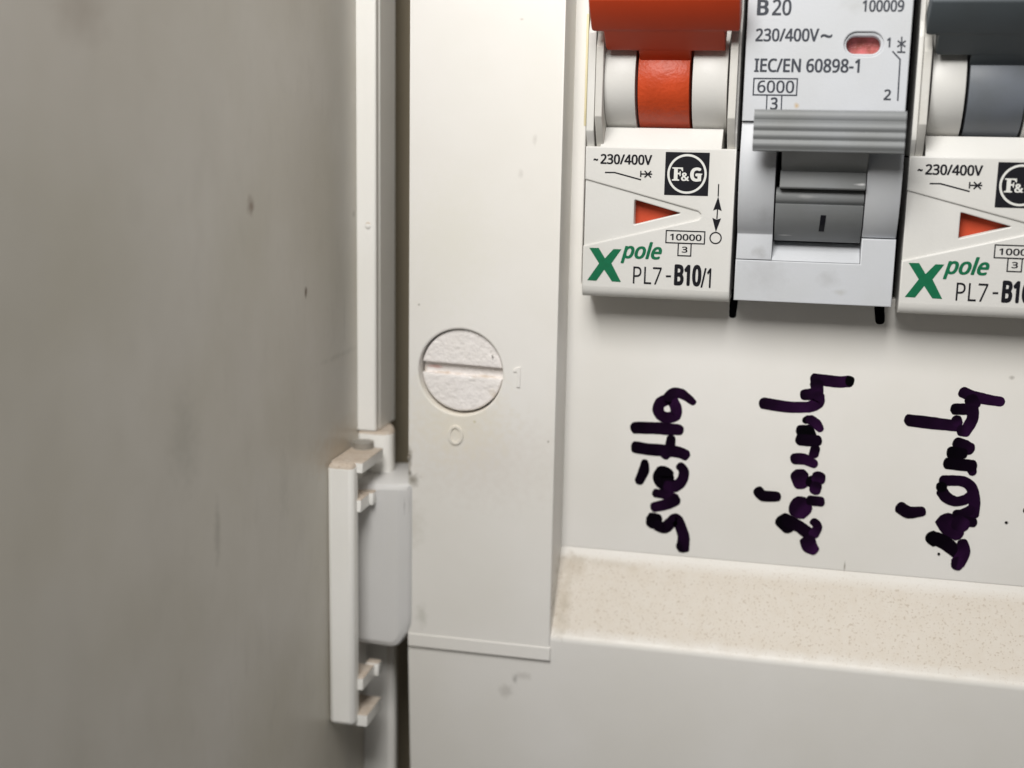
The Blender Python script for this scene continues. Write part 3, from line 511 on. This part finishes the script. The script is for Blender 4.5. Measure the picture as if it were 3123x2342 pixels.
plate('indicator', [capsule(2.9+ox, 6.8+ox, 9.0, 11.4)], [], 3, 5.6, pinkwin, B2, .0)
cheek = [(2.18, -3), (2.18, 7.35)]+arc(-2.6, -2.4, 10.4, 22, -44.6, 20)[0:]+[(-12.68, 5.45), (-12.68, -3)]
cheek[1] = (2.18, 7.0)
prism('cheek', cheek, -7.2+ox, -3.36+ox, cool, B2, .08, ang=12, smooth=28)
cheek_r = [q for q in cheek[:-2] if q[0] > -9.98]+[(-9.99, -3)]
prism('cheek', cheek_r, 6.1+ox, 9.66+ox, cool, B2, .08, ang=12, smooth=28)
plate('lower_face', [[(-7.22+ox, -17.28), (9.68+ox, -17.28), (9.68+ox, -10.0), (6.1+ox, -10.0), (6.1+ox, -12.76), (-7.22+ox, -12.76)]], [], -3, 5.5, cool, B2, .12)
prism('slot_lip', [(-10.84, 2.6), (-12.72, 5.42), (-12.72, -3), (-10.84, -3)], -3.34+ox, 6.06+ox, cool, B2, .05)
drum = [(-4.72, 0), (-4.72, 6.9)]+arc(-5.6, 6.7, .85, 60, -50, 10)+[(-6.42, 7.0), (-6.46, 7.35), (-8.6, 6.3), (-10.6, 4.2), (-10.6, 0)]
prism('handle_drum', drum, -3.2+ox, 5.98+ox, grey, B2, .05, ang=30)
prism('handle_band', [(-2.9, 0), (-2.9, 7.9), (-4.60, 8.45), (-4.76, 8.3), (-4.9, 6.3), (-4.9, 0)], -2.85+ox, 6.0+ox, grey, B2, .06)
hb = prism('handle', [(-.80, 11.4), (-2.97, 7.9), (-2.97, 1), (1.9, 1), (1.9, 7.6), (2.8, 11.2)], -2.75+ox, 6.02+ox, grey, B2, .08)
rib = [(-.92, 10.2), (-.80, 11.95)]
for c_ in (-.15, .75, 1.65):
    rib += [(c_-.42, 12.0), (c_-.24, 12.2), (c_, 12.27), (c_+.24, 12.2), (c_+.42, 12.0)]
rib += [(2.34, 12.0), (2.6, 12.15), (3.20, 11.95), (3.36, 11.7), (3.36, 10.2)]
prism('handle_grip', rib, -5.76+ox, 9.36+ox, grey, hb, .0, smooth=60)
def drum_d(u): return 7.35+(6.3-7.35)*(-6.46-u)/(8.6-6.46) if u > -8.6 else 6.3+(4.2-6.3)*(-8.6-u)/2.0
bm = bmesh.new(); rows = []
for u in (-7.55, -8.3, -8.55, -8.65, -9.0, -9.37):
    xc = 1.90-(-7.55-u)*.062; rows.append([bm.verts.new(P3(xc-.28+ox, u, drum_d(u)+.06)), bm.verts.new(P3(xc+.28+ox, u, drum_d(u)+.06))])
for p, q in zip(rows, rows[1:]): bm.faces.new((p[0], p[1], q[1], q[0]))
link('on_mark', bm_mesh(bm, 'on_mark'), printk, B2)
d = 7.53
text('rating_print', 'B', -6.24+ox, -5.02+ox, 13.1, 14.72, d, printg, B2, bold=.03)
text('rating_print', '20', -4.68+ox, -2.70+ox, 13.08, 14.74, d, printg, B2, bold=.018)
text('serial_print', '100009', 4.46+ox, 8.60+ox, 13.43, 14.62, d, printg, B2, bold=.022)
text('voltage_print', '230/400V', -6.25+ox, .27+ox, 10.44, 11.78, d, printg, B2, bold=.022)
text('voltage_print', '~', .45+ox, 1.62+ox, 10.82, 11.2, d, printg, B2, bold=.012)
text('standard_print', 'IEC/EN 60898-1', -6.21+ox, 4.59+ox, 7.30, 8.72, d, printg, B2, bold=.022)
printed('breaking_capacity_box', [rect(-6.24+ox, -1.60+ox, 4.88, 6.72)], [rect(-6.10+ox, -1.74+ox, 5.02, 6.58)], d, printg, B2)
text('breaking_capacity_print', '6000', -5.78+ox, -1.95+ox, 5.17, 6.46, d, printg, B2, bold=.012)
lines('class_box', [((-4.72+ox, 4.89), (-4.70+ox, 3.2)), ((-3.18+ox, 4.89), (-3.16+ox, 3.2))], .13, d, printg, B2)
text('class_print', '3', -4.33+ox, -3.55+ox, 3.42, 4.72, d, printg, B2, bold=.022)
text('terminal_print', '1', 7.12+ox, 7.50+ox, 9.88, 10.86, d, printg, B2, bold=.022)
text('terminal_print', '2', 7.20+ox, 7.94+ox, 4.56, 5.66, d, printg, B2, bold=.022)
lines('contact_symbol', [((7.76+ox, 9.50), (8.60+ox, 8.65)), ((8.57+ox, 8.74), (8.64+ox, 4.50)), ((8.58+ox, 10.95), (8.62+ox, 9.45)), ((8.2+ox, 10.55), (9.0+ox, 9.95)), ((8.2+ox, 9.95), (9.0+ox, 10.55)), ((8.22+ox, 9.43), (9.04+ox, 9.41))], .15, d, printg, B2)

# ---------------------------------------------------------------- open door at the left
door = thing('box_door', 'open cream door of the fuse box seen from its inner side, out of focus at the left', 'door', (-53.4, -62, 0))
def rel(o, par):                      # keep world placement under an empty that is not at the origin
    o.matrix_parent_inverse = Matrix.Translation(-Vector(par.location)); return o
rel(box('door_panel', -55.6, -53.4, -140, 70, -7.5, 105, door_m, door, .4), door)
skirt = [(-53.38, -8), (-53.38, -.02), (-51.15, 0), (-50.93, -.12), (-50.9, -.55), (-50.98, -.7), (-50.98, -1.3), (-50.85, -1.45), (-50.8, -7.2), (-51.2, -8)]
rel(vprism('edge_strip', skirt, -36.5, 70, ivory, door, .05), door)
low = [(-53.38, -7), (-53.38, -2.1), (-50.1, -2.1), (-49.5, -2.25), (-49.2, -2.7), (-49.35, -4), (-50.0, -5.4), (-51.2, -6.6)]
rel(vprism('edge_strip', low, -140, -64.9, ivory, door, .05), door)
kn = [(-53.38, -7), (-53.38, .05), (-49.9, .15), (-49.4, -.05), (-48.95, -.8), (-49.15, -2.2), (-49.9, -4.2), (-51.2, -6.4)]
rel(vprism('hinge_knuckle', kn, -43.1, -36.6, ivory, door, .55, seg=4), door)
clip = prism('hinge_clip', [(-71.3, 8.6), (-71.3, 10.8), (-38.3, 10.8), (-38.0, 8.6)], -53.38, -50.1, ivory, door, .6, seg=3); rel(clip, door)
def sub(o): return o
for (u0, u1, d0, d1, xr, nub) in ((-39.5, -38.15, 1.8, 9.5, -49.35, 0), (-44.35, -42.75, 4.0, 9.4, -49.62, 2), (-67.05, -65.45, 5.0, 9.4, -49.45, 1), (-71.75, -70.15, 4.0, 9.5, -48.9, 0)):
    sub(prism('clip_rib', [(u0, d0), (u1, d0), (u1, d1), (u0, d1)], -53.3, xr, ivory, clip, .12))
    if nub == 2: sub(prism('clip_nub', [(u0+.1, 5.0), (u1+.1, 5.0), (u1+.1, 6.4), (u0+.1, 6.4)], -50.6, xr+.5, ivory, clip, .12))
    if nub == 1: sub(prism('clip_nub', [(u0+.1, d0-1.2), (u1+.25, d0-1.2), (u1+.25, d0+.05), (u0+.1, d0+.05)], -50.6, xr+.55, ivory, clip, .12))
sub(box('clip_web', -53.3, -52.0, -70.3, -39.0, 0.5, 8.8, ivory, clip, .1))
bm = bmesh.new(); bmesh.ops.create_cone(bm, cap_ends=True, segments=40, radius1=1.3*S, radius2=1.3*S, depth=1.4*S)
for v in bm.verts: v.co += P3(-51.75, -38.05, 2.4)
rel(link('hinge_pin', bm_mesh(bm, 'hinge_pin'), pin_m, door), door)
nyl = thing('hinge_block', 'milky white nylon hinge block between the open door and the pillar', 'hinge', (-49, -53, 0))
def nyl_post(bm, mid):
    bmesh.ops.bisect_plane(bm, geom=bm.verts[:]+bm.edges[:]+bm.faces[:], plane_co=(-46.4, 0, 0), plane_no=(1, 0, 0), dist=1e-5)
    for v in bm.verts:
        if v.co.x > -46.4 and v.co.z+mid > 3: v.co.z -= (v.co.x+46.4)*.30
    for f in bm.faces: f.smooth = True
o = plate('hinge_body', [rnd([(-52.6, -42.0), (-44.45, -41.5), (-44.45, -60.0), (-46.5, -63.0), (-52.6, -62.8)], [.6, 1.0, 1.4, 1.0, .5], 6)], [], -6, 5.2, milky, nyl, .8, post=nyl_post)
o.matrix_parent_inverse = Matrix.Translation(-Vector(nyl.location))
pe = plate('ejector_mark', [circ(-45.45, -44.3, .42, 1.3, 24)], [circ(-45.45, -44.3, .34, 1.2, 24)], 4.6, 4.86, milky, nyl, .0)
pe.matrix_parent_inverse = Matrix.Translation(-Vector(nyl.location))
bm = bmesh.new(); bmesh.ops.create_icosphere(bm, subdivisions=3, radius=.33*S)
for v in bm.verts: v.co = Vector((v.co.x*1.1+random.uniform(-.02, .02)*S, v.co.y*.5, v.co.z*(1.5 if v.co.z > 0 else 1.1)))+P3(-51.9, -10.9, .02)
rel(link('glue_blob', bm_mesh(bm, 'glue_blob'), ivory, door, None, 80), door)
for x, u, q in ((-45.2, -38.0, .18), (-45.22, -38.5, .25), (-35.0, -25.2, .16)):
    bm = bmesh.new(); bmesh.ops.create_icosphere(bm, subdivisions=2, radius=q*S)
    for v in bm.verts: v.co = Vector((v.co.x*.7, v.co.y*.6, v.co.z*1.3))*(1+random.uniform(-.12, .12))+P3(x, u, 4.42)
    link('plastic_burr', bm_mesh(bm, 'plastic_burr'), cream, board, None, 80)
